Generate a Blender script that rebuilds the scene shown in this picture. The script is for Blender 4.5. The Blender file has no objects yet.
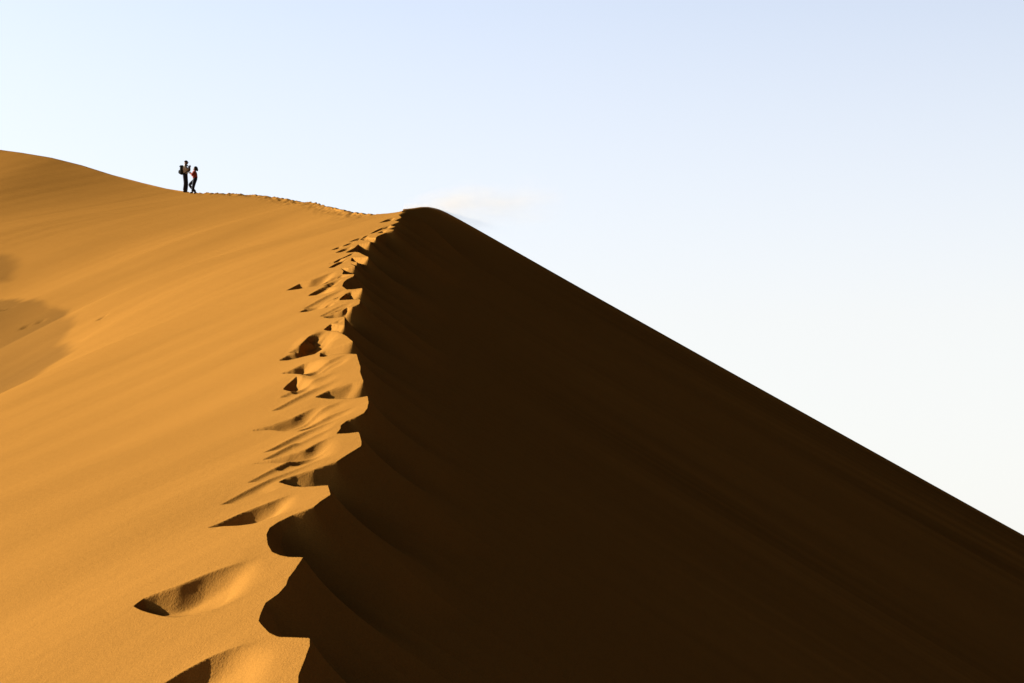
# Great sand dune with a scalloped crest, two walkers on the far ridge.
import bpy, bmesh, math
import numpy as np
from mathutils import Vector

SC = bpy.context.scene
COL = SC.collection
F32 = np.float32

# ------------------------------------------------------------------ camera
FPX, W, H = 1991.0, 1024.0, 683.0
HORIZON = 560.0                                   # image row of the true horizon
PITCH = math.atan((HORIZON - H / 2) / FPX)
cam_d = bpy.data.cameras.new('camera')
cam_d.sensor_width = 36.0
cam_d.lens = FPX * 36.0 / W
cam_d.clip_start = 0.1
cam_d.clip_end = 20000
cam = bpy.data.objects.new('camera', cam_d)
COL.objects.link(cam)
cam.location = (0, 0, 0)
cam.rotation_euler = (math.pi / 2 + PITCH, 0, 0)
SC.camera = cam

CP, SP = math.cos(PITCH), math.sin(PITCH)
def slopes(px, py):
    """direction of sight as (x per metre of y, z per metre of y)"""
    a = (np.asarray(px, float) - W / 2) / FPX
    b = (H / 2 - np.asarray(py, float)) / FPX
    yy = CP - b * SP
    return a / yy, (SP + b * CP) / yy
def at(px, py, d):
    sx, sz = slopes(px, py)
    return np.array([sx * d, d, sz * d])

# ------------------------------------------------------------------ noise
_rng = np.random.RandomState(7)
_G = _rng.uniform(0, 2 * math.pi, (256, 256))
_GX, _GY = np.cos(_G).astype(F32), np.sin(_G).astype(F32)
def noise(x, y, off=0):
    x = np.asarray(x, float) + off * 17.3; y = np.asarray(y, float) + off * 9.1
    xi = np.floor(x).astype(np.int64); yi = np.floor(y).astype(np.int64)
    fx = (x - xi).astype(F32); fy = (y - yi).astype(F32)
    u = fx * fx * fx * (fx * (fx * 6 - 15) + 10); v = fy * fy * fy * (fy * (fy * 6 - 15) + 10)
    def g(ix, iy, dx, dy):
        ix = ix & 255; iy = iy & 255
        return _GX[ix, iy] * dx + _GY[ix, iy] * dy
    a = g(xi, yi, fx, fy); b = g(xi + 1, yi, fx - 1, fy)
    c = g(xi, yi + 1, fx, fy - 1); d = g(xi + 1, yi + 1, fx - 1, fy - 1)
    return (a + u * (b - a)) + v * ((c + u * (d - c)) - (a + u * (b - a)))
def sstep(a, b, x):
    t = np.clip((x - a) / (b - a), 0, 1)
    return t * t * (3 - 2 * t)

# ------------------------------------------------------------------ windward slope (thin plate spline)
CREST_MEAN = np.array([(208, 415), (255, 362), (300, 352), (350, 350), (400, 352), (450, 338), (500, 312), (545, 288), (590, 285), (640, 288), (683, 297), (760, 310)], float)
INV_FAR, INV_ROW = 1 / 48.1, (1 / 7.8 - 1 / 48.1) / 475.0
A_ROW = .39                                       # cross slope of the windward side
def dplane(px, py):
    """distance of the even windward slope along a line of sight"""
    cx = np.interp(py, CREST_MEAN[:, 0], CREST_MEAN[:, 1])
    return 1.0 / (INV_FAR + INV_ROW * (py - 208) - A_ROW * INV_ROW * (cx - px))
ctrl = []
for py in (760, 720, 683, 640, 600, 560, 520, 480, 440, 400, 360, 320):
    for off in (0, -70, -150, -230):
        px = np.interp(py, CREST_MEAN[:, 0], CREST_MEAN[:, 1]) + off
        d = dplane(px, py)
        if 5 < d < 36 and (px > 60 or d < 26): ctrl.append((px, py, d))
for py in (285, 260, 240, 225):
    px = np.interp(py, CREST_MEAN[:, 0], CREST_MEAN[:, 1]); ctrl.append((px, py, dplane(px, py)))
for px, py in ((0, 683), (0, 600), (0, 520), (0, 460), (-150, 683), (-150, 600), (-150, 540)):
    ctrl.append((px, py, dplane(px, py)))
# the ridge beyond the summit, then up to the left
RIDGE = [(403, 209.4, 48.1), (412, 208.6, 48.4), (421, 207.2, 48.9), (427, 207.0, 49.4), (432, 208.0, 50), (434, 209.4, 50.6), (429, 209.6, 51.2), (420, 209.8, 52), (405, 210.8, 53), (388, 213.4, 54.5), (372, 214.4, 56.5), (350, 211.3, 61),
         (330, 207.2, 67), (300, 201.5, 76), (275, 197, 83), (250, 194.5, 90), (220, 193.0, 98), (190, 192.5, 105.5),
         (165, 188.5, 110), (140, 182.5, 114), (110, 174.5, 118), (80, 165.0, 122), (50, 157.5, 125), (20, 152.5, 128), (0, 149.8, 130),
         (-60, 139, 135), (-160, 120, 143), (-320, 95, 152)]
for r in RIDGE:
    if r[2] > 48.2: ctrl.append(r)
ctrl += [(0, 400, 29), (0, 404, 35), (0, 385, 42), (0, 350, 57), (0, 300, 73), (60, 366, 32.5), (60, 366, 36), (60, 352, 43), (60, 320, 56),
         (-100, 452, 27.5), (-100, 446, 36), (-100, 420, 46), (-100, 350, 66), (120, 318, 43), (120, 290, 54), (200, 262, 55), (200, 235, 70), (280, 226, 66), (330, 221, 60),
         (60, 250, 80), (0, 230, 94), (130, 215, 90), (-80, 230, 106), (0, 180, 119), (-200, 380, 70), (-200, 200, 128)]
ctrl = np.array(ctrl, float)
sx, sz = slopes(ctrl[:, 0], ctrl[:, 1])
CX, CY, CZ = sx * ctrl[:, 2], ctrl[:, 2].copy(), sz * ctrl[:, 2]
# footing under and behind the photographer
EX = np.array([(-0.5, 2.6, -1.3), (-2, 2.6, -1.9), (-0.4, -1.5, -1.65), (-3, -4, -2.6), (-7, 0, -4.2)], float)
CX = np.r_[CX, EX[:, 0]]; CY = np.r_[CY, EX[:, 1]]; CZ = np.r_[CZ, EX[:, 2]]
def tps_k(dx, dy):
    r2 = dx * dx + dy * dy
    return 0.5 * r2 * np.log(r2 + 1e-9)
n = len(CX)
K = tps_k(CX[:, None] - CX[None], CY[:, None] - CY[None]) + np.eye(n) * 0.6
P = np.c_[np.ones(n), CX, CY]
sol = np.linalg.solve(np.block([[K, P], [P.T, np.zeros((3, 3))]]), np.r_[CZ, 0, 0, 0])
def S0(x, y):
    sh = np.shape(x); x = np.ravel(x); y = np.ravel(y)
    z = sol[n] + sol[n + 1] * x + sol[n + 2] * y
    for i in range(n):
        z = z + sol[i] * tps_k(x - CX[i], y - CY[i])
    return z.reshape(sh)

WX, WY = math.cos(math.radians(36)), math.sin(math.radians(36))   # the way the wind blows over the crest
def flutes(x, y):
    """long wind streaks of the windward side"""
    u = x * WX + y * WY; v = -x * WY + y * WX
    wob = noise(u * .09, v * .18, 3) * .8
    far = sstep(16, 50, y)
    z = 0.050 * noise(u * .15, (v + wob) * .58, 1) * (1 - .65 * far)
    z = z + 0.003 * noise(u * .46, (v + wob) * 3.0, 2) * (1 - .6 * far)
    z = z + far * 0.022 * noise(u * .08, (v + wob) * .42, 5)
    z = z + 0.0014 * noise(u * 1.8, v * 9.0, 6) * (1 - far)
    return z

# ------------------------------------------------------------------ traced crest line and scour hollows
def trace(poly, step=1.0):
    p = np.array(poly, float)
    seg = np.hypot(*(p[1:] - p[:-1]).T)
    s = np.r_[0, np.cumsum(seg)]
    q = np.arange(0, s[-1], step)
    q = np.unique(np.r_[q, s])
    return np.c_[np.interp(q, s, p[:, 0]), np.interp(q, s, p[:, 1])]
def soften(p, n):
    p = p.copy()
    for _ in range(n): p[1:-1] = .25 * p[:-2] + .5 * p[1:-1] + .25 * p[2:]
    return p
_D = 1.0 / np.linspace(1 / 5.0, 1 / 108.0, 1100)
def drop(pix):
    """where lines of sight meet the windward slope"""
    sx, sz = slopes(pix[:, 0], pix[:, 1])
    X = sx[:, None] * _D[None]; Z = sz[:, None] * _D[None]
    f = S0(X, np.broadcast_to(_D, X.shape)) - Z
    hit = f > 0
    i = np.argmax(hit, 1); i[~hit.any(1)] = len(_D) - 1
    i = np.maximum(i, 1); r = np.arange(len(i))
    f0, f1 = f[r, i - 1], f[r, i]
    t = np.clip(-f0 / np.where(abs(f1 - f0) < 1e-9, 1, f1 - f0), 0, 1)
    d = 1 / ((1 - t) / _D[i - 1] + t / _D[i])
    return np.c_[sx * d, d]

CREST = [(296, 700), (298.3, 683), (299, 673), (303.6, 662), (310, 645), (310, 637), (292, 636), (279, 635.4), (270, 632), (263, 625), (259, 619.5), (260.7, 613),
 (266, 602), (279, 592.6), (286.5, 584), (288.6, 577.6), (296, 568), (303.6, 556.8), (289.7, 556.6), (281, 555.8), (272.5, 553), (268, 546), (266.8, 537),
 (270, 530), (279, 523.8), (293, 516.8), (305.5, 512.4), (314, 509), (321, 502.7), (331, 496), (329.5, 489), (328.3, 483.7), (317.8, 484), (303.7, 484.3),
 (293, 483.4), (284, 481.2), (279, 480), (285, 477), (296.7, 472.8), (314, 467.6), (325, 463.5), (337, 459.2), (345.5, 453.7), (361.6, 444), (362, 440), (360, 434), (359, 432),
 (348, 433.7), (336.7, 434.7), (341, 430), (341, 426.6), (347, 422), (355.7, 418.6), (364.5, 414), (367.7, 409), (369, 401.7), (368, 393.7),
 (356, 395.5), (342.5, 396.6), (328, 397.3), (315.4, 396.6), (328.6, 390.4), (342.7, 385.7), (354, 382), (363.8, 380), (360.5, 371.6), (360.8, 365.8), (357, 355),
 (346, 355.2), (334.5, 356.5), (324, 358.4), (320, 357.5), (320.4, 353), (327, 350.5), (346, 345.3), (353.5, 343), (351, 339.5), (346, 334), (338, 330.5), (328, 330.5), (324, 329.4),
 (331, 323.7), (338.6, 325), (345, 325.5), (345, 316), (338.6, 316.2), (331, 316.9), (323.5, 316.4), (334.7, 312), (342.5, 309.5), (347.4, 306.6), (352, 306.4),
 (360, 302.7), (360.6, 298.8), (348, 300), (339.6, 300.4), (340.6, 298), (346.4, 293.4), (352, 291), (363, 288.9), (362, 287.6), (353, 289), (347, 289.6), (342.5, 287),
 (344, 282), (347.4, 279), (354, 275.9), (354.7, 273.8), (348, 274.2), (342.5, 274.6), (344, 271), (341, 268.4), (348.4, 268.6), (355.7, 266.4), (351, 263.6),
 (358, 262), (351, 260.6), (352, 258), (361, 257.5), (369, 256.5), (362, 254), (356, 251.4), (346, 252), (355, 247.8), (358, 245.2), (371, 241.8), (360, 239.6), (366, 237.6), (376, 238.6), (378, 236),
 (386, 232.8), (395, 229.8), (389, 229.2), (396, 226.6), (391, 225), (400, 221.6), (395, 220.8), (402, 217.8), (399, 215), (403, 212)]
HOLLOWS = [  # rim, lower edge, floor slope, wall slope
 ([(133.3, 609.8), (143.6, 602), (158.7, 596.3), (180, 589.4), (206, 578.7), (231.7, 569), (257.5, 559), (270, 554)],
  [(139.3, 613), (150, 615.5), (163, 617.8), (178, 618.4), (194, 615.6), (216.7, 608.7), (249, 593.7), (276, 576)], .34, 1.0),
 ([(150, 690), (163, 683), (184, 671), (210, 658), (231.7, 649.5), (257.5, 641), (276, 635.5)],
  [(170, 697), (200, 705), (240, 700), (280, 675), (303, 650)], .30, .8),
 ([(207, 525.6), (221, 520.3), (242, 511.5), (266.8, 502.7), (288, 494), (303, 487.5)],
  [(221, 524.4), (235, 525), (252.7, 524), (274, 517.7), (303, 509)], .34, 1.0),
 ([(251, 465.5), (270, 461.4), (288, 457), (305.5, 451.8), (322, 442.5), (338, 435.8)],
  [(266.8, 464), (282.6, 464.3), (297.6, 463.7), (313, 461), (334, 454.5), (354, 446)], .34, 1.0),
 ([(251, 430), (263.4, 426.6), (278, 422), (292.7, 417), (307, 410.5), (322, 402.5)],
  [(269, 428), (282.5, 429), (304.5, 428), (328, 420), (348, 408)], .18, .9),
 ([(281.7, 374.3), (293.4, 370), (305, 365), (319, 360.8)],
  [(291, 375.5), (305, 377.5), (317, 378.7), (327.4, 378.2), (340, 374), (356, 367)], .34, 1.0),
 ([(283, 390.4), (287.6, 385.7), (297, 378.9), (305, 379)],
  [(293.4, 392.2), (305, 391.6), (317, 388.6), (333, 382)], .34, .62),
 ([(278.8, 359.3), (287.6, 354.6), (298, 350.5), (300.7, 345.5), (309.3, 338.5), (319, 334.3), (327, 331.4)],
  [(287.6, 359), (299.3, 356.6), (317, 353.2), (331, 348.8), (342.7, 344.7), (350, 341.6)], .34, .62),
 ([(315, 309.6), (321, 306), (328.9, 303.7), (336, 302)], [(319, 309.6), (324, 308.8), (331, 306.5), (338, 303.5)], .34, 1.0),
 ([(307.8, 295.6), (315, 291.8), (327, 288.4), (341, 286)], [(315, 295.4), (323, 295), (334.7, 292), (341.6, 288)], .34, 1.0),
 ([(286.4, 290.4), (299.5, 284), (312, 280.5), (324, 276), (338.6, 270)], [(294.7, 289.8), (304.4, 288.4), (317, 286.4), (329, 284), (340, 280)], .34, 1.0),
 ([(379, 223.5), (387, 220.4), (396, 217.6)], [(386, 222.6), (396, 220)], .34, 1.0),
 ([(379.5, 229.4), (386, 226.8), (394, 224)], [(386, 228.8), (394, 226.4)], .34, 1.0),
 ([(376.5, 233.6), (382, 231.4), (388, 229.8)], [(382, 233.2), (388, 231.8)], .34, 1.0),
 ([(327.5, 264), (337, 261), (348, 258)], [(336, 263.6), (347, 261)], .34, 1.0),
 ([(355, 241), (362, 238), (370, 235)], [(362, 240.6), (370, 238)], .34, 1.0),
 ([(330.8, 250.4), (338.6, 247.3), (344.5, 245.6)], [(336.7, 249.6), (342.5, 247)], .34, 1.0),
]
_r2 = np.random.RandomState(5)
for k in range(20):                                  # the many small scours between the large ones
    py = 232 + 118 * ((k + .5 + _r2.uniform(-.4, .4)) / 20); cx = np.interp(py, [208, 230, 242, 260, 300, 350, 400], [400, 392, 362, 352, 352, 352, 362])
    sz = (7 + (py - 215) * .13) * _r2.uniform(.6, 1.2); tx = cx - sz * _r2.uniform(.9, 2.4); sl_ = _r2.uniform(.34, .46); th = _r2.uniform(.10, .17)
    HOLLOWS.append(([(tx, py), (tx + .3 * sz, py - sz * .3 * (sl_ + .12)), (tx + sz, py - sz * (sl_ + .03)), (tx + 1.7 * sz, py - 1.7 * sz * sl_)],
                    [(tx + .35 * sz, py - sz * .02), (tx + .8 * sz, py - sz * (.8 * sl_ - th)), (tx + 1.7 * sz, py - sz * (1.7 * sl_ - th))], .3, _r2.uniform(.7, 1)))
for k in range(16):                                  # long shallow scours that tie the lobes together
    py = 300 + 205 * ((k + .5 + _r2.uniform(-.45, .45)) / 16); cx = np.interp(py, CREST_MEAN[:, 0], CREST_MEAN[:, 1])
    sz = (22 + (py - 300) * .13) * _r2.uniform(.7, 1.2); tx = cx - sz * _r2.uniform(1.3, 2.2); sl_ = _r2.uniform(.40, .46); th = _r2.uniform(.12, .20)
    HOLLOWS.append(([(tx, py), (tx + .4 * sz, py - sz * .4 * (sl_ + .06)), (tx + sz, py - sz * (sl_ + .03)), (tx + 2.0 * sz, py - 2.0 * sz * sl_)],
                    [(tx + .4 * sz, py - sz * .06), (tx + .9 * sz, py - sz * (.9 * sl_ - th)), (tx + 2.0 * sz, py - sz * (2.0 * sl_ - th))], .3, _r2.uniform(.30, .48)))
crest_xy = drop(soften(trace(CREST, .8), 2))
rd = np.array(RIDGE)
rs = trace(rd[:, :2], 1.0)
# depths of the ridge along its own arc
_s = np.r_[0, np.cumsum(np.hypot(*(rd[1:, :2] - rd[:-1, :2]).T))]
_q = np.r_[0, np.cumsum(np.hypot(*(rs[1:] - rs[:-1]).T))]
rdep = np.interp(_q, _s, rd[:, 2])
rsx, rsz = slopes(rs[:, 0], rs[:, 1])
ridge_xyz = np.c_[rsx * rdep, rdep, rsz * rdep]
# the crest below the frame runs on under the photographer's feet
foot = np.array([(-0.6, -30), (-0.5, -10), (-0.4, -2), (-0.42, .7), (-0.5, 2.6), (-0.65, 5.2)], float)
fq = np.concatenate([np.linspace(foot[i], foot[i + 1], 40, endpoint=False) for i in range(len(foot) - 1)])
cxy = np.r_[fq, crest_xy]
cz = S0(cxy[:, 0], cxy[:, 1]) + flutes(cxy[:, 0], cxy[:, 1])
RIDGE_START = len(cxy)
CR = np.r_[np.c_[cxy, cz], ridge_xyz].astype(F32)
print('crest points', len(CR))

# ------------------------------------------------------------------ the sheet of sand: a fan, finest where the dune is detailed
Q = 1.0                       # mesh coarseness
def pxs(a, b, st): return np.arange(a, b, st * Q)
cols = np.r_[pxs(-90, 110, 2.2), pxs(110, 380, .42), pxs(380, 445, .7), pxs(445, 1110, 2.4)]
ang = np.arctan((cols - W / 2) / FPX)
out_l = np.linspace(-math.pi, ang[0], 50, endpoint=False)
out_r = np.linspace(ang[-1], math.pi, 50)[1:]
ang = np.r_[out_l, ang, out_r]
near = np.geomspace(.25, 6, 50, endpoint=False)
mid = [6.0]
while mid[-1] < 132:
    d_ = mid[-1]; mid.append(d_ + Q * (min(1e-4 * d_ * d_, .04) if d_ < 52 else .11))
mid = np.array(mid)
faro = np.geomspace(132.3, 6000, 90)
rad = np.r_[near, mid, faro]
NR, NC = len(rad), len(ang)
TH, RR = np.meshgrid(ang, rad)
inframe = (TH > -.45) & (TH < .45)
X = np.where(inframe, RR * np.tan(np.clip(TH, -.5, .5)) , RR * np.sin(TH))
Y = np.where(inframe, RR, RR * np.cos(TH))
X = X.astype(np.float64); Y = Y.astype(np.float64)
print('grid', NR, NC, NR * NC)

def base(x, y):
    r = np.hypot(x, y)
    b = -42 + 2.5 * noise(x * .012, y * .02, 11) + 9 * sstep(300, 1500, r) * noise(x * .0022, y * .0035, 12)
    return b

def inside_left(px, py):
    """windward (left) side of the crest line, by crossing count"""
    poly = np.r_[CR[:, :2], np.array([(-400, 150), (-400, -40)], F32)]
    res = np.zeros(px.shape, bool)
    x0, y0 = poly[:, 0], poly[:, 1]; x1, y1 = np.roll(x0, -1), np.roll(y0, -1)
    for a, b, c, d in zip(x0, y0, x1, y1):
        if b == d: continue
        lo, hi = (b, d) if b < d else (d, b)
        m = np.nonzero((py >= lo) & (py < hi))[0] if px.ndim == 1 else None
        if len(m) == 0: continue
        res[m] ^= px[m] < a + (py[m] - b) * (c - a) / (d - b)
    return res

Xf, Yf = X.ravel(), Y.ravel()
# rows are sorted, so for the crossing count sort by y once
order = np.argsort(Yf, kind='stable'); ys = Yf[order]; xs = Xf[order]
left_s = np.zeros(len(ys), bool)
poly = np.r_[CR[:, :2].astype(float), np.array([(-600, 160), (-600, -40)], float)]
nx = np.roll(poly, -1, axis=0)
for (a, b), (c, d) in zip(poly, nx):
    if b == d: continue
    lo, hi = (b, d) if b < d else (d, b)
    i0, i1 = np.searchsorted(ys, lo), np.searchsorted(ys, hi)
    if i1 > i0:
        left_s[i0:i1] ^= xs[i0:i1] < a + (ys[i0:i1] - b) * (c - a) / (d - b)
left = np.zeros(len(ys), bool); left[order] = left_s
left &= (Xf > -420)

Z = base(Xf, Yf)
# windward side
def windward(x, y):
    z = S0(x, y) + flutes(x, y)
    return z
iL = np.nonzero(left)[0]
zL = np.empty(len(iL))
for k in range(0, len(iL), 400000):
    j = iL[k:k + 400000]
    zL[k:k + 400000] = windward(Xf[j], Yf[j])

def poly_dist(px, py, line):
    best = np.full(len(px), 1e9)
    for (a, b), (c, d) in zip(line[:-1], line[1:]):
        dx, dy = c - a, d - b
        t = np.clip(((px - a) * dx + (py - b) * dy) / (dx * dx + dy * dy + 1e-12), 0, 1)
        best = np.minimum(best, np.hypot(px - a - t * dx, py - b - t * dy))
    return best
def in_poly(px, py, pl):
    r = np.zeros(len(px), bool)
    for (a, b), (c, d) in zip(pl, np.roll(pl, -1, axis=0)):
        if b == d: continue
        m = ((py >= b) != (py >= d))
        r ^= m & (px < a + (py - b) * (c - a) / (d - b))
    return r
xl, yl = Xf[iL], Yf[iL]
def near_val(px, py, line, vals):
    """distance to a polyline and a value carried along it"""
    best = np.full(len(px), 1e9); out = np.zeros(len(px))
    for (a, b), (c, d), v0, v1 in zip(line[:-1], line[1:], vals[:-1], vals[1:]):
        dx, dy = c - a, d - b
        t = np.clip(((px - a) * dx + (py - b) * dy) / (dx * dx + dy * dy + 1e-12), 0, 1)
        e = np.hypot(px - a - t * dx, py - b - t * dy); m = e < best
        best[m] = e[m]; out[m] = (v0 + (v1 - v0) * t)[m]
    return best, out
brink = crest_xy[::2]
for rim, low, kf, kw in HOLLOWS:
    R_ = drop(soften(trace(rim, 1.2), 9)); L_ = drop(soften(trace([rim[0]] + low, 1.2), 9))
    pl = np.r_[R_, L_[::-1]]
    # width of the hollow at every point of its edges
    wl = poly_dist(L_[:, 0], L_[:, 1], R_); wr = poly_dist(R_[:, 0], R_[:, 1], L_)
    pad = .6
    m = np.nonzero((xl > pl[:, 0].min() - pad) & (xl < pl[:, 0].max() + pad) & (yl > pl[:, 1].min() - pad) & (yl < pl[:, 1].max() + pad))[0]
    px_, py_ = xl[m], yl[m]
    ins = in_poly(px_, py_, pl)
    dr, wor = near_val(px_, py_, R_, wr); dl, wo = near_val(px_, py_, L_, wl)
    # fade from tip to open end, and towards the brink of the slip face
    tip = R_[0]; end = .5 * (R_[-1] + L_[-1])
    t = np.clip((px_ - tip[0]) / (end[0] - tip[0]), 0, 1)
    dc = poly_dist(px_, py_, np.array([R_[-1], L_[-1]]))
    fade = (1 - sstep(.40, 1.03, t)) * sstep(.0, .15, poly_dist(px_, py_, brink)) * sstep(0, .3 * abs(end[0] - tip[0]), dc)
    wm = np.percentile(wl, 90); w = dr + dl + 1e-6
    sw = 1.6 - .90 * sstep(.04, .75, t)             # steep slip face at the tip, gentle further along
    back = .9 - .5 * sstep(.04, .6, t)
    def smin(p, q_, e):
        h = np.clip(.5 + .5 * (q_ - p) / e, 0, 1)
        return q_ + (p - q_) * h - e * h * (1 - h)
    depth = smin(smin(sw * dr * kw, back * dl, .06 * w), kw * (.16 * min(wm, .8) + .06 * max(0, wm - .8)) * np.ones_like(dr), .05 * wm)
    depth = np.where(ins, np.maximum(depth, 0), 0)
    # the rim itself stands a little proud
    up = ins | (dr <= dl)
    depth = depth - np.where(up, .035 * wor * np.exp(-dr / (.25 * wor + .006)), 0) * sstep(.02, .25, t)
    zL[m] -= depth * fade
    print('hollow', 'width', wl.max().round(2), 'depth', (depth * fade).max().round(3))

# lee side: sand at its angle of repose below every point of the crest
iR = np.nonzero(~left & (np.hypot(Xf, Yf) < 420))[0]
T0 = .602
# a smoothed crest rules the lower slip face, the scalloped one its brink
yy = np.arange(-28, 47.6, .5)
sg = .6 + .035 * np.abs(yy)
cm = CR[:RIDGE_START]
wt = np.gradient(np.sort(cm[:, 1]))
oi = np.argsort(cm[:, 1], kind='stable'); cmS = cm[oi]
Gw = np.exp(-.5 * ((yy[:, None] - cmS[None, :, 1]) / sg[:, None]) ** 2) * np.maximum(np.gradient(cmS[:, 1]), 1e-4)[None]
Gw /= Gw.sum(1, keepdims=True)
smooth = np.c_[Gw @ cmS[:, 0], yy, Gw @ cmS[:, 2]]
CS = np.r_[smooth, CR[RIDGE_START::4]].astype(F32)
xr, yr = Xf[iR].astype(F32), Yf[iR].astype(F32)
def lip(r):
    return T0 * r + .10 * (1 - np.exp(-r / .20))
def envelope(crs, x, y, f):
    z = np.empty(len(x), F32); nd = np.empty(len(x), F32)
    CH = max(2000, 3500000 // len(crs))
    for k in range(0, len(x), CH):
        dx = x[k:k + CH, None] - crs[None, :, 0]; dy = y[k:k + CH, None] - crs[None, :, 1]
        r = np.sqrt(dx * dx + dy * dy)
        zz = crs[None, :, 2] - T0 * (np.sqrt(r * r + f[None] ** 2) - f[None])
        j = zz.argmax(1); a = np.arange(len(j))
        z[k:k + CH] = zz[a, j]; nd[k:k + CH] = r.min(1)
    return z.astype(float), nd.astype(float)
zS, dS = envelope(CS, xr, yr, .22 * sstep(40, 48, CS[:, 1]).astype(F32))
zR = zS.copy()
nb = np.nonzero(dS < 3.2)[0]
zN, dN = envelope(CR, xr[nb], yr[nb], .22 * sstep(40, 48, CR[:, 1]).astype(F32))
lipk = 1 - sstep(37, 47, yr); zN -= .13 * lipk[nb] * (1 - np.exp(-dN / .13))
blend = sstep(.15, 1.0, dN / (.45 + .03 * np.abs(yr[nb])))
zR[nb] = zN + (zS[nb] - .09 * lipk[nb] - zN) * blend
far_m = np.ones(len(zR), bool); far_m[nb] = False
zR[far_m] -= .09 * lipk[far_m]
# the slip face eases a little towards its foot, and carries slide streaks
e_ = np.minimum(dS, 60)
zR += 0.0009 * e_ ** 2
uR = xr * .93 - yr * .37; vR = yr * .93 + xr * .37
amp = sstep(.6, 6, dS)
slide = np.zeros(len(Xf), F32)
wv = vR + 1.5 * noise(vR * .1, uR * .05, 54); slide[iR] = amp * (.6 * noise(wv * .2, uR * .03, 51) + (.7 * noise(wv * .8, uR * .07, 52) + .8 * noise(wv * 2.2, uR * .12, 53)) * (.5 + 1.6 * noise(vR * .09, uR * .06, 55)))
zR += amp * (0.07 * noise(vR * .35, uR * .03, 21) + 0.045 * noise(vR * 1.0, uR * .06, 22) + 0.016 * noise(vR * 2.6, uR * .15, 23))

def smax(a, b, k):
    h = np.clip(.5 + .5 * (a - b) / k, 0, 1)
    return b + (a - b) * h + k * h * (1 - h)
Z[iR] = smax(zR, Z[iR], 1.5)
Z[iL] = smax(zL, Z[iL], 1.5)

# trodden trail along the ridge between the summit and the walkers
mz = np.nonzero((Yf > 56) & (Yf < 106.5) & (Xf < -3.5) & (Xf > -20))[0]
rp = ridge_xyz[(ridge_xyz[:, 1] > 55) & (ridge_xyz[:, 1] < 108)]
dd = poly_dist(Xf[mz], Yf[mz], rp[:, :2])
fq_ = 105 / Yf[mz]; lump = np.clip(noise(Xf[mz] * 2.4, Yf[mz] * 1.3, 31) + .7 * noise(Xf[mz] * 5.1, Yf[mz] * 2.8, 32), -.5, .6) / fq_
tr = np.exp(-(dd / .40) ** 2) * sstep(-17.2, -15.5, Xf[mz])
Z[mz] += tr * (.10 * lump - .025)

# old tracks in the hollow on the left
for px, py in [(2, 310), (7, 309), (11, 308), (24, 327.5), (28, 326), (32, 325.2), (38, 322.5), (42, 321), (102, 318)]:
    p = drop(np.array([(px, py)], float))[0]
    m = np.nonzero((abs(Xf - p[0]) < 1) & (abs(Yf - p[1]) < 4))[0]
    Z[m] -= .05 * np.exp(-((Xf[m] - p[0]) / .08) ** 2 - ((Yf[m] - p[1]) / .25) ** 2)

# darker sand tone in the hollow on the left
dark = np.zeros(len(Z), F32)
m = np.nonzero((Yf > 34) & (Yf < 125) & (Xf < -5) & (Xf > -60))[0]
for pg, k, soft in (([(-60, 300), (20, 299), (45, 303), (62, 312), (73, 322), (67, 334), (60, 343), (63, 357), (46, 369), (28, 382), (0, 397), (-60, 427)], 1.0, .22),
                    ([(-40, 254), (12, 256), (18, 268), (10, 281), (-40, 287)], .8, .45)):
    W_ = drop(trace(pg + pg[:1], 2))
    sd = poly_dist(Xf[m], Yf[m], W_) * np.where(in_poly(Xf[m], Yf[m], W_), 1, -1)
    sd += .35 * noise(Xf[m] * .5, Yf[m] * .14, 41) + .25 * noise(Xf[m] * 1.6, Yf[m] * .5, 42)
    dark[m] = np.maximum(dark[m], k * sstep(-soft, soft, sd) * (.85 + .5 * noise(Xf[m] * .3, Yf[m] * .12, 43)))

def make_sheet(name, X, Y, Z, NR, NC, mat):
    co = np.empty((NR * NC, 3), F32); co[:, 0] = X; co[:, 1] = Y; co[:, 2] = Z
    i = np.arange(NR * NC, dtype=np.int32).reshape(NR, NC)
    a, b, c, d = i[:-1, :-1], i[:-1, 1:], i[1:, 1:], i[1:, :-1]
    q = np.stack([a, b, c, d], -1).reshape(-1, 4)
    q = q[:, ::-1]                       # facing up
    me = bpy.data.meshes.new(name)
    me.vertices.add(len(co)); me.vertices.foreach_set('co', co.ravel())
    me.loops.add(q.size); me.loops.foreach_set('vertex_index', np.ascontiguousarray(q).ravel())
    me.polygons.add(len(q)); me.polygons.foreach_set('loop_start', np.arange(0, q.size, 4, dtype=np.int32))
    me.update(calc_edges=True)
    me.polygons.foreach_set('use_smooth', np.ones(len(q), bool))
    at_ = me.attributes.new('dark_patch', 'FLOAT', 'POINT'); at_.data.foreach_set('value', dark)
    at_ = me.attributes.new('slide_streak', 'FLOAT', 'POINT'); at_.data.foreach_set('value', slide)
    me.materials.append(mat)
    o = bpy.data.objects.new(name, me); COL.objects.link(o)
    return o

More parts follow.
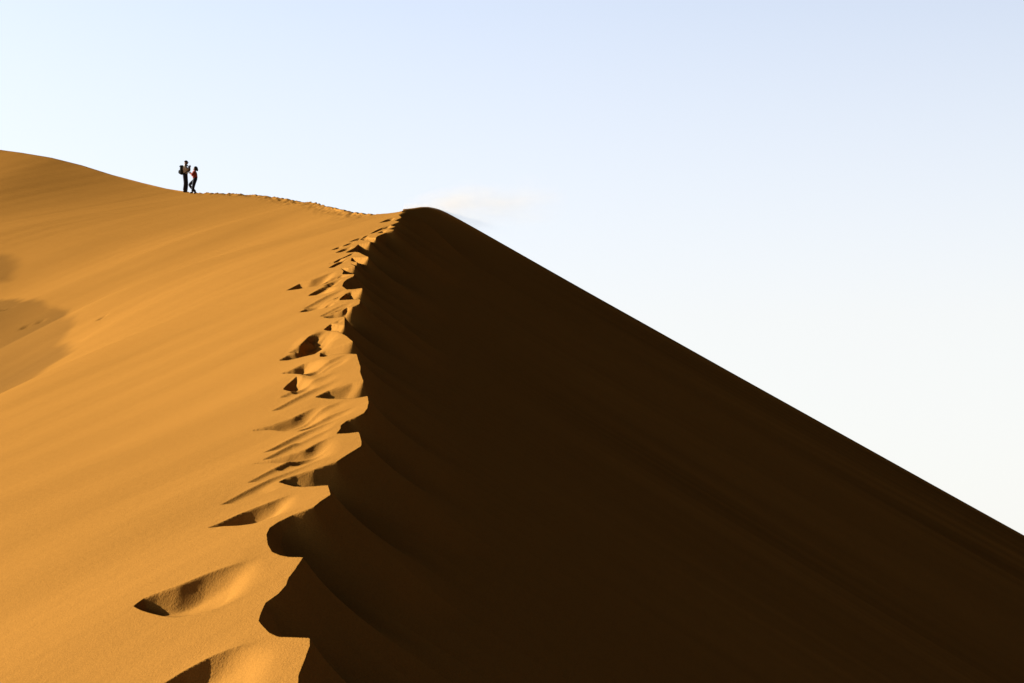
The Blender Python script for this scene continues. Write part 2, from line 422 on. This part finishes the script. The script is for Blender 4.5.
# ------------------------------------------------------------------ materials
def mat_new(name):
    m = bpy.data.materials.new(name); m.use_nodes = True
    nt = m.node_tree; return m, nt, nt.nodes['Principled BSDF']
def sand_mat():
    m, nt, bs = mat_new('sand')
    N, L = nt.nodes.new, nt.links.new
    tc = N('ShaderNodeTexCoord')
    def nz(scale, detail, rough=.6):
        t = N('ShaderNodeTexNoise'); t.inputs['Scale'].default_value = scale
        t.inputs['Detail'].default_value = detail; t.inputs['Roughness'].default_value = rough
        L(tc.outputs['Object'], t.inputs['Vector']); return t
    grain = nz(105, 2); patch = nz(.35, 4); fine = nz(16, 3)
    mix1 = N('ShaderNodeMix'); mix1.data_type = 'RGBA'
    mix1.inputs['A'].default_value = SAND_A; mix1.inputs['B'].default_value = SAND_B
    L(patch.outputs['Fac'], mix1.inputs['Factor'])
    mix2 = N('ShaderNodeMix'); mix2.data_type = 'RGBA'; mix2.blend_type = 'MULTIPLY'
    mix2.inputs['Factor'].default_value = 1
    gr = N('ShaderNodeMapRange'); gr.inputs['From Min'].default_value = .25; gr.inputs['From Max'].default_value = .75
    gr.inputs['To Min'].default_value = .84; gr.inputs['To Max'].default_value = 1.14
    L(grain.outputs['Fac'], gr.inputs['Value'])
    L(mix1.outputs['Result'], mix2.inputs['A']); L(gr.outputs['Result'], mix2.inputs['B'])
    at_ = N('ShaderNodeAttribute'); at_.attribute_name = 'dark_patch'
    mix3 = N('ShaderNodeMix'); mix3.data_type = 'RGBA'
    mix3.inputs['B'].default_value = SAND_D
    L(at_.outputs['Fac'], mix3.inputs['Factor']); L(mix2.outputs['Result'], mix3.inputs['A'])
    # sorted grains in the slides of the lee side
    sa = N('ShaderNodeAttribute'); sa.attribute_name = 'slide_streak'
    sr = N('ShaderNodeMapRange'); sr.inputs['From Min'].default_value = -.6; sr.inputs['From Max'].default_value = .6
    sr.inputs['To Min'].default_value = .76; sr.inputs['To Max'].default_value = 1.24; L(sa.outputs['Fac'], sr.inputs['Value'])
    mix4 = N('ShaderNodeMix'); mix4.data_type = 'RGBA'; mix4.blend_type = 'MULTIPLY'; mix4.inputs['Factor'].default_value = 1
    L(mix3.outputs['Result'], mix4.inputs['A']); L(sr.outputs['Result'], mix4.inputs['B'])
    L(mix4.outputs['Result'], bs.inputs['Base Color'])
    bs.inputs['Roughness'].default_value = 1; bs.inputs['Specular IOR Level'].default_value = 0
    bp = N('ShaderNodeBump'); bp.inputs['Strength'].default_value = .35; bp.inputs['Distance'].default_value = .01
    add = N('ShaderNodeMath'); add.operation = 'ADD'
    L(grain.outputs['Fac'], add.inputs[0]); L(fine.outputs['Fac'], add.inputs[1])
    L(add.outputs[0], bp.inputs['Height']); L(bp.outputs['Normal'], bs.inputs['Normal'])
    return m
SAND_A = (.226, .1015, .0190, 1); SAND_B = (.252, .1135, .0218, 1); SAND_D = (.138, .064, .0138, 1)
SAND = sand_mat()
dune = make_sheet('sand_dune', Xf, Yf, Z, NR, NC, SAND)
dune['kind'] = 'structure'
dune['label'] = 'great orange dune with a scalloped crest and a dark slip face'

# ------------------------------------------------------------------ the two walkers
def plain(name, rgb, rough=.85, var=.15, scale=30):
    m, nt, bs = mat_new(name)
    t = nt.nodes.new('ShaderNodeTexNoise'); t.inputs['Scale'].default_value = scale; t.inputs['Detail'].default_value = 3
    c = nt.nodes.new('ShaderNodeTexCoord'); nt.links.new(c.outputs['Object'], t.inputs['Vector'])
    r = nt.nodes.new('ShaderNodeValToRGB')
    r.color_ramp.elements[0].position = .3; r.color_ramp.elements[1].position = .7
    r.color_ramp.elements[0].color = (*[v * (1 - var) for v in rgb], 1); r.color_ramp.elements[1].color = (*[v * (1 + var) for v in rgb], 1)
    nt.links.new(t.outputs['Fac'], r.inputs[0]); nt.links.new(r.outputs[0], bs.inputs['Base Color'])
    bs.inputs['Roughness'].default_value = rough; bs.inputs['Specular IOR Level'].default_value = .2
    return m
M_SKIN = plain('skin', (.16, .085, .05), .6, .08); M_CREAM = plain('cream_cloth', (.45, .40, .31)); M_DARK = plain('dark_cloth', (.014, .014, .02))
M_NAVY = plain('navy_cloth', (.010, .012, .022)); M_RED = plain('red_cloth', (.26, .036, .012)); M_HAIR = plain('dark_hair', (.014, .01, .008), .6)
M_SHOE = plain('shoe_leather', (.03, .02, .015), .6); M_PACK = plain('rucksack_cloth', (.018, .02, .012)); M_STRAP = plain('strap_webbing', (.01, .01, .01))
M_EYE = plain('eye', (.02, .015, .012), .3)

def link(name, me, mat, parent=None):
    me.materials.clear(); me.materials.append(mat)
    o = bpy.data.objects.new(name, me); COL.objects.link(o)
    if parent is not None: o.parent = parent
    return o
def skin_mesh(chains, sub=2):
    """chains of (x, y, z, radius) grown into one smooth surface; a shared point joins chains"""
    bm_v, idx, rad_, edges = [], {}, [], []
    for ch in chains:
        prev = None
        for (x, y, z, r) in ch:
            k = (round(x, 4), round(y, 4), round(z, 4))
            if k not in idx:
                idx[k] = len(bm_v); bm_v.append((x, y, z)); rad_.append(r)
            if prev is not None: edges.append((prev, idx[k]))
            prev = idx[k]
    me = bpy.data.meshes.new('tmp'); me.from_pydata(bm_v, edges, [])
    o = bpy.data.objects.new('tmp', me); COL.objects.link(o)
    o.modifiers.new('skin', 'SKIN').use_smooth_shade = True
    sub_ = o.modifiers.new('sub', 'SUBSURF'); sub_.levels = sub; sub_.render_levels = sub
    if not me.skin_vertices: bpy.context.view_layer.objects.active = o; me.attributes
    for v, r in zip(me.skin_vertices[0].data, rad_): v.radius = (r, r)
    me.skin_vertices[0].data[0].use_root = True
    dg = bpy.context.evaluated_depsgraph_get(); dg.update()
    out = bpy.data.meshes.new_from_object(o.evaluated_get(dg))
    bpy.data.objects.remove(o); bpy.data.meshes.remove(me)
    out.polygons.foreach_set('use_smooth', np.ones(len(out.polygons), bool))
    return out
def ball(bm, c, r, seg=14, rings=10, squash=(1, 1, 1)):
    g = bmesh.ops.create_uvsphere(bm, u_segments=seg, v_segments=rings, radius=1)
    for v in g['verts']: v.co = Vector((c[0] + v.co.x * r * squash[0], c[1] + v.co.y * r * squash[1], c[2] + v.co.z * r * squash[2]))
    return g['verts']
def finish(bm, name):
    for f in bm.faces: f.smooth = True
    me = bpy.data.meshes.new(name); bm.to_mesh(me); bm.free(); return me
def hand_chains(wr, dirv, side):
    """palm, four unequal bent fingers and a thumb leaving the side of the palm"""
    d = Vector(dirv).normalized(); s_ = d.cross(Vector((0, 0, 1))); s_ = (s_ if s_.length > .1 else Vector((0, 1, 0))).normalized() * side
    n_ = d.cross(s_).normalized()
    w = Vector(wr); palm = w + d * .05; ch = [[(*w, .028), (*palm, .034)]]
    for k, ln in enumerate((.062, .075, .07, .055)):
        b0 = palm + d * .035 + s_ * (.030 - .02 * k)
        p1 = b0 + d * ln * .5 - n_ * .006; p2 = b0 + d * ln * .85 - n_ * .03
        ch.append([(*palm, .034), (*b0, .011), (*p1, .0095), (*p2, .008)])
    t0 = palm - d * .02 + s_ * .035; t1 = t0 + d * .03 + s_ * .02
    ch.append([(*palm, .034), (*t0, .013), (*t1, .0095), (*(t1 + d * .028), .008)])
    return ch
def body_mesh(J, head_c, face, name):
    """J: joints. One continuous figure, head with face included"""
    chains = [[J['pelvis'], J['waist'], J['chest'], J['neck'], J['skull'], J['crown']]]
    for sd in ('a', 'b'):
        chains.append([J['chest'], J['shoulder_' + sd], J['elbow_' + sd], J['wrist_' + sd]])
        chains.append([J['pelvis'], J['hip_' + sd], J['knee_' + sd], J['ankle_' + sd], J['toe_' + sd]])
        e, w = Vector(J['elbow_' + sd][:3]), Vector(J['wrist_' + sd][:3])
        hc = hand_chains(w, w - e, 1 if sd == 'a' else -1)
        hc[0][0] = J['wrist_' + sd]
        chains += hc
    me = skin_mesh(chains, 2)
    bm = bmesh.new(); bm.from_mesh(me); bpy.data.meshes.remove(me)
    c = Vector(head_c); f = Vector(face).normalized(); sd = f.cross(Vector((0, 0, 1))).normalized(); up = sd.cross(f)
    ball(bm, c, .1, squash=(1.0, .78, 1.16))
    for k in (-1, 1):
        ball(bm, c + sd * .078 * k, .03, 8, 6, (.6, .35, 1))
        ball(bm, c + f * .088 + sd * .032 * k + up * .012, .012, 8, 6)
    ball(bm, c + f * .102 - up * .018, .018, 8, 6, (.9, .7, 1.5))
    ball(bm, c + f * .088 - up * .060, .022, 8, 6, (.6, 1.1, .4))
    return finish(bm, name)
def grow(chain, g): return [(x, y, z, r + g) for x, y, z, r in chain]
def mid_pt(a, b, t, r): return tuple(a[i] + (b[i] - a[i]) * t for i in range(3)) + (r,)
def dress(root, J, shirt_mat, trouser_mat, sleeve=1.0, loose=.042):
    b = root
    sh = [grow([J['waist'], J['chest'], mid_pt(J['chest'], J['neck'], .75, .075)], .035)]
    hem = mid_pt(J['pelvis'], J['waist'], -.4, J['pelvis'][3] + .03)
    sh = [[hem] + sh[0]]
    for sd in ('a', 'b'):
        sh.append(grow([J['chest'], J['shoulder_' + sd], J['elbow_' + sd], mid_pt(J['elbow_' + sd], J['wrist_' + sd], .85 * sleeve, J['wrist_' + sd][3] + .004)], .028))
    link('shirt', skin_mesh(sh, 2), shirt_mat, b)
    tr = [[mid_pt(J['pelvis'], J['waist'], .95, J['pelvis'][3] + .004), (*J['pelvis'][:3], J['pelvis'][3] + .02)]]
    for sd in ('a', 'b'):
        tr.append([(*J['pelvis'][:3], J['pelvis'][3] + .03)] + grow([J['hip_' + sd], J['knee_' + sd], J['ankle_' + sd]], loose))
    link('trousers', skin_mesh(tr, 2), trouser_mat, b)
    for sd in ('a', 'b'):
        a, t = J['ankle_' + sd], J['toe_' + sd]
        heel = (a[0] - (t[0] - a[0]) * .35, a[1] - (t[1] - a[1]) * .35, t[2] + .004, .042)
        link('shoe', skin_mesh([[(a[0], a[1], a[2] + .03, .05), (a[0], a[1], t[2] + .02, .05), (*t[:3], .042)], [(a[0], a[1], t[2] + .02, .05), heel]], 2), M_SHOE, b)

ground_xy = np.c_[Xf, Yf]
def ground(x, y):
    m = np.nonzero((abs(Xf - x) < .5) & (abs(Yf - y) < .5))[0]
    j = m[np.argsort((Xf[m] - x) ** 2 + (Yf[m] - y) ** 2)[:4]]
    return float(Z[j].mean())
def stand(px):
    i = np.argmin(abs(rs[:, 0] - px) + 1000 * (ridge_xyz[:, 1] < 90))
    x, y = ridge_xyz[i, 0], ridge_xyz[i, 1] - .25
    return Vector((x, y, ground(x, y) - .015))

# the taller one: upright, facing the other, both hands raised before the face
J = dict(pelvis=(0, 0, .96, .125), waist=(-.01, 0, 1.12, .12), chest=(-.01, 0, 1.33, .14), neck=(0, 0, 1.50, .058), skull=(.02, 0, 1.60, .075), crown=(.02, 0, 1.68, .07),
 shoulder_a=(-.01, -.18, 1.43, .062), elbow_a=(.12, -.25, 1.20, .045), wrist_a=(.21, -.10, 1.40, .03),
 shoulder_b=(-.01, .18, 1.43, .062), elbow_b=(.12, .25, 1.20, .045), wrist_b=(.21, .10, 1.40, .03),
 hip_a=(0, -.09, .90, .088), knee_a=(.03, -.10, .50, .06), ankle_a=(-.03, -.10, .09, .042), toe_a=(.13, -.12, .04, .036),
 hip_b=(0, .09, .90, .088), knee_b=(.06, .10, .50, .06), ankle_b=(.04, .10, .09, .042), toe_b=(.20, .12, .04, .036))
tall = link('person', body_mesh(J, (.03, 0, 1.645), (1, 0, -.05), 'person'), M_SKIN)
tall.location = stand(185.5)
dress(tall, J, M_CREAM, M_DARK)
bm = bmesh.new()
vs = ball(bm, (.025, 0, 1.69), .112, 18, 10, (1.02, .86, .86))
bmesh.ops.delete(bm, geom=[v for v in vs if v.co.z < 1.675], context='VERTS')
g = bmesh.ops.create_circle(bm, cap_ends=True, radius=.085, segments=18)
for v in g['verts']: v.co = Vector((.10 + v.co.x * .95, v.co.y, 1.684 - v.co.x * .12))
bmesh.ops.solidify(bm, geom=bm.faces[:], thickness=.006)
link('cap', finish(bm, 'cap'), M_HAIR, tall)
tall['label'] = 'taller walker in cream shirt and dark trousers, wearing a rucksack, hands raised'
tall['category'] = 'person'; tall['group'] = 'walkers on the dune ridge'
# the rucksack on the back
bm = bmesh.new()
g = bmesh.ops.create_cube(bm, size=1)
for v in g['verts']: v.co = Vector((v.co.x * .22, v.co.y * .32, v.co.z * .46))
bmesh.ops.bevel(bm, geom=bm.edges[:], offset=.075, segments=4, affect='EDGES', profile=.6)
for v in bm.verts: v.co.x *= 1 - .35 * (v.co.z + .05) * (v.co.x < 0)
pack = link('rucksack', finish(bm, 'rucksack'), M_PACK)
pack.location = tall.location + Vector((-.18, 0, 1.24))
bm = bmesh.new(); g = bmesh.ops.create_cube(bm, size=1)
for v in g['verts']: v.co = Vector((-.02 + v.co.x * .23, v.co.y * .30, .20 + v.co.z * .12))
bmesh.ops.bevel(bm, geom=bm.edges[:], offset=.04, segments=3, affect='EDGES')
link('top_flap', finish(bm, 'top_flap'), M_STRAP, pack)
bm = bmesh.new(); g = bmesh.ops.create_cube(bm, size=1)
for v in g['verts']: v.co = Vector((-.135 + v.co.x * .10, v.co.y * .22, -.09 + v.co.z * .20))
bmesh.ops.bevel(bm, geom=bm.edges[:], offset=.035, segments=3, affect='EDGES')
link('pocket', finish(bm, 'pocket'), M_PACK, pack)
for sd in (-1, 1):
    link('shoulder_strap', skin_mesh([[(.10, sd * .10, .17, .018), (.19, sd * .115, .275, .02), (.33, sd * .12, .245, .02), (.425, sd * .13, .12, .02), (.40, sd * .16, -.05, .018), (.25, sd * .19, -.15, .016), (.10, sd * .13, -.18, .016)]], 1), M_STRAP, pack)
pack['label'] = 'dark rucksack on the back of the taller walker in the cream shirt'; pack['category'] = 'rucksack'

# the shorter one: turned to the other, stepping up with bent knees, arms folded in front
J = dict(pelvis=(0, 0, .80, .125), waist=(.01, 0, .93, .105), chest=(.05, 0, 1.08, .115), neck=(.02, 0, 1.22, .05), skull=(0, 0, 1.31, .068), crown=(-.01, 0, 1.37, .062),
 shoulder_a=(.05, -.155, 1.17, .052), elbow_a=(.10, -.20, .97, .04), wrist_a=(.22, -.05, 1.06, .027),
 shoulder_b=(.05, .155, 1.17, .052), elbow_b=(.12, .20, .97, .04), wrist_b=(.22, .06, 1.11, .027),
 hip_a=(.01, -.085, .76, .088), knee_a=(.33, -.09, .50, .054), ankle_a=(.00, -.09, .12, .038), toe_a=(.10, -.11, .035, .033),
 hip_b=(.0, .085, .75, .088), knee_b=(.07, .10, .40, .056), ankle_b=(.12, .10, .08, .038), toe_b=(.25, .12, .035, .033))
J['ankle_a'] = (-.03, -.09, .10, .038); J['toe_a'] = (.09, -.10, .035, .033)
small = link('person', body_mesh(J, (.005, 0, 1.335), (1, 0, .1), 'person'), M_SKIN)
small.location = stand(195.2); small.rotation_euler = (0, 0, math.pi)
dress(small, J, M_RED, M_NAVY, loose=.032)
bm = bmesh.new()
vs = ball(bm, (-.015, 0, 1.36), .118, 18, 12, (1.0, .86, 1.06))
bmesh.ops.delete(bm, geom=[v for v in vs if v.co.x > .035 and v.co.z < 1.41], context='VERTS')
ball(bm, (-.10, 0, 1.29), .07, 12, 8, (.8, .9, 1.1))
link('hair', finish(bm, 'hair'), M_HAIR, small)
small['label'] = 'shorter walker in red top and dark trousers, stepping up with bent knees'
small['category'] = 'person'; small['group'] = 'walkers on the dune ridge'

# ------------------------------------------------------------------ sand blown off the summit
top = at(431, 207.5, 49.4)
def plume():
    bm = bmesh.new()
    rings = []
    for k, (x, r) in enumerate([(-1.6, .25), (-.4, .55), (1.0, .9), (2.6, 1.2), (4.4, 1.3), (5.6, .8)]):
        rings.append([bm.verts.new((x, r * 1.6 * math.cos(a), .04 * x * (k > 1) + r * math.sin(a))) for a in np.linspace(0, 2 * math.pi, 16, endpoint=False)])
    for a, b in zip(rings, rings[1:]):
        for i in range(16): bm.faces.new((a[i], a[(i + 1) % 16], b[(i + 1) % 16], b[i]))
    bm.faces.new(rings[0][::-1]); bm.faces.new(rings[-1])
    bmesh.ops.recalc_face_normals(bm, faces=bm.faces)
    m = bpy.data.materials.new('blown_sand'); m.use_nodes = True; nt = m.node_tree
    N, L = nt.nodes.new, nt.links.new
    nt.nodes.remove(nt.nodes['Principled BSDF'])
    vol = N('ShaderNodeVolumePrincipled'); vol.inputs['Color'].default_value = (.66, .55, .42, 1); vol.inputs['Anisotropy'].default_value = .3
    L(vol.outputs[0], nt.nodes['Material Output'].inputs['Volume'])
    tc = N('ShaderNodeTexCoord'); mp = N('ShaderNodeMapping'); mp.inputs['Scale'].default_value = (.35, .9, 1.3); L(tc.outputs['Object'], mp.inputs[0])
    nz = N('ShaderNodeTexNoise'); nz.inputs['Scale'].default_value = 1.6; nz.inputs['Detail'].default_value = 3; L(mp.outputs[0], nz.inputs['Vector'])
    sp = N('ShaderNodeSeparateXYZ'); L(tc.outputs['Object'], sp.inputs[0])
    fx = N('ShaderNodeMapRange'); fx.inputs['From Min'].default_value = -1.2; fx.inputs['From Max'].default_value = 4.8
    fx.inputs['To Min'].default_value = 1; fx.inputs['To Max'].default_value = 0; L(sp.outputs['X'], fx.inputs['Value'])
    # radius from the plume's axis
    ax = N('ShaderNodeMath'); ax.operation = 'MULTIPLY'; ax.inputs[1].default_value = .04; L(sp.outputs['X'], ax.inputs[0])
    dz = N('ShaderNodeMath'); dz.operation = 'SUBTRACT'; L(sp.outputs['Z'], dz.inputs[0]); L(ax.outputs[0], dz.inputs[1])
    cz_ = N('ShaderNodeCombineXYZ'); L(dz.outputs[0], cz_.inputs[0])
    ym = N('ShaderNodeMath'); ym.operation = 'MULTIPLY'; ym.inputs[1].default_value = .6; L(sp.outputs['Y'], ym.inputs[0]); L(ym.outputs[0], cz_.inputs[1])
    ln = N('ShaderNodeVectorMath'); ln.operation = 'LENGTH'; L(cz_.outputs[0], ln.inputs[0])
    rr = N('ShaderNodeMapRange'); rr.interpolation_type = 'SMOOTHSTEP'; rr.inputs['From Min'].default_value = 0; rr.inputs['From Max'].default_value = .95
    rr.inputs['To Min'].default_value = 1; rr.inputs['To Max'].default_value = 0; L(ln.outputs['Value'], rr.inputs['Value'])
    nr = N('ShaderNodeMapRange'); nr.inputs['From Min'].default_value = .38; nr.inputs['From Max'].default_value = .7; nr.inputs['To Max'].default_value = PLUME; L(nz.outputs['Fac'], nr.inputs['Value'])
    a = N('ShaderNodeMath'); a.operation = 'MULTIPLY'; L(fx.outputs[0], a.inputs[0]); L(rr.outputs[0], a.inputs[1])
    b = N('ShaderNodeMath'); b.operation = 'MULTIPLY'; L(a.outputs[0], b.inputs[0]); L(nr.outputs[0], b.inputs[1])
    L(b.outputs[0], vol.inputs['Density'])
    o = link('blown_sand', finish(bm, 'blown_sand'), m)
    o.location = Vector(top) + Vector((.35, 0, .0))
    o.scale = (.65, .8, .85)
    o['kind'] = 'stuff'; o['label'] = 'thin veil of sand blowing off the summit'; o['category'] = 'sand'
PLUME = .9
plume()

# ------------------------------------------------------------------ light
SUN_EL, SUN_AZ = 18.0, -66.0         # azimuth from straight ahead, negative to the left
el, az = math.radians(SUN_EL), math.radians(SUN_AZ)
to_sun = Vector((math.sin(az) * math.cos(el), math.cos(az) * math.cos(el), math.sin(el)))
sl = bpy.data.lights.new('sun', 'SUN'); sl.energy = 5.0; sl.angle = math.radians(.5); sl.color = (1, .95, .86)
so = bpy.data.objects.new('sun', sl); COL.objects.link(so)
so.rotation_euler = to_sun.to_track_quat('Z', 'Y').to_euler(); so.location = to_sun * 200
wd = bpy.data.worlds.new('World'); SC.world = wd; wd.use_nodes = True
nt = wd.node_tree; bg = nt.nodes['Background']
sky = nt.nodes.new('ShaderNodeTexSky'); sky.sky_type = 'NISHITA'; sky.sun_disc = False
sky.sun_elevation = el; sky.sun_rotation = az
sky.altitude = 500; sky.air_density = .6; sky.dust_density = 1.6; sky.ozone_density = 1
# dusty air: a pale layer low over the desert
N, L = nt.nodes.new, nt.links.new
tc = N('ShaderNodeTexCoord'); sep = N('ShaderNodeSeparateXYZ'); L(tc.outputs['Generated'], sep.inputs[0])
def ramp(stops):
    r = N('ShaderNodeValToRGB'); e = r.color_ramp.elements
    while len(e) < len(stops): e.new(.5)
    for k, (p, v) in zip(e, stops): k.position = p; k.color = (v, v, v, 1)
    L(sep.outputs['Z'], r.inputs[0]); return r
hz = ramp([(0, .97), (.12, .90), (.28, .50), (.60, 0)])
zn = ramp([(0, 1), (.29, 1), (.40, .22), (.75, .08)])  # invented dimming overhead, to cut skylight on the lee slope
mx = N('ShaderNodeMix'); mx.data_type = 'RGBA'
L(hz.outputs[0], mx.inputs['Factor']); L(sky.outputs[0], mx.inputs['A']); mx.inputs['B'].default_value = (3.13, 3.11, 2.99, 1)
mu = N('ShaderNodeMix'); mu.data_type = 'RGBA'; mu.blend_type = 'MULTIPLY'; mu.inputs['Factor'].default_value = 1
L(mx.outputs['Result'], mu.inputs['A']); L(zn.outputs[0], mu.inputs['B'])
# invented dimming of the side away from the sun, to keep the lee dark
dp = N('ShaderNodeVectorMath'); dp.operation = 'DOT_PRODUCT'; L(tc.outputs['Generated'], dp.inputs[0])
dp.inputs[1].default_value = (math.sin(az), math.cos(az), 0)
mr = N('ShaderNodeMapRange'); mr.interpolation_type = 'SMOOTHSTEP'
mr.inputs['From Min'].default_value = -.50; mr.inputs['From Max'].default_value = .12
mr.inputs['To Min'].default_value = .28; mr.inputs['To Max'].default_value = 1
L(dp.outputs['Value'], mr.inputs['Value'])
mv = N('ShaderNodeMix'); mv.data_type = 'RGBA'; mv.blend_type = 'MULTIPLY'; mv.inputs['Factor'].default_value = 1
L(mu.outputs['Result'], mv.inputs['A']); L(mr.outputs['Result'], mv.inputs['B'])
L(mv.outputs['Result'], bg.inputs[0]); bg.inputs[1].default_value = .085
SC.view_settings.view_transform = 'Standard'; SC.view_settings.look = 'None'
SC.view_settings.exposure = 1.84; SC.view_settings.gamma = 1
SC.cycles.use_denoising = True
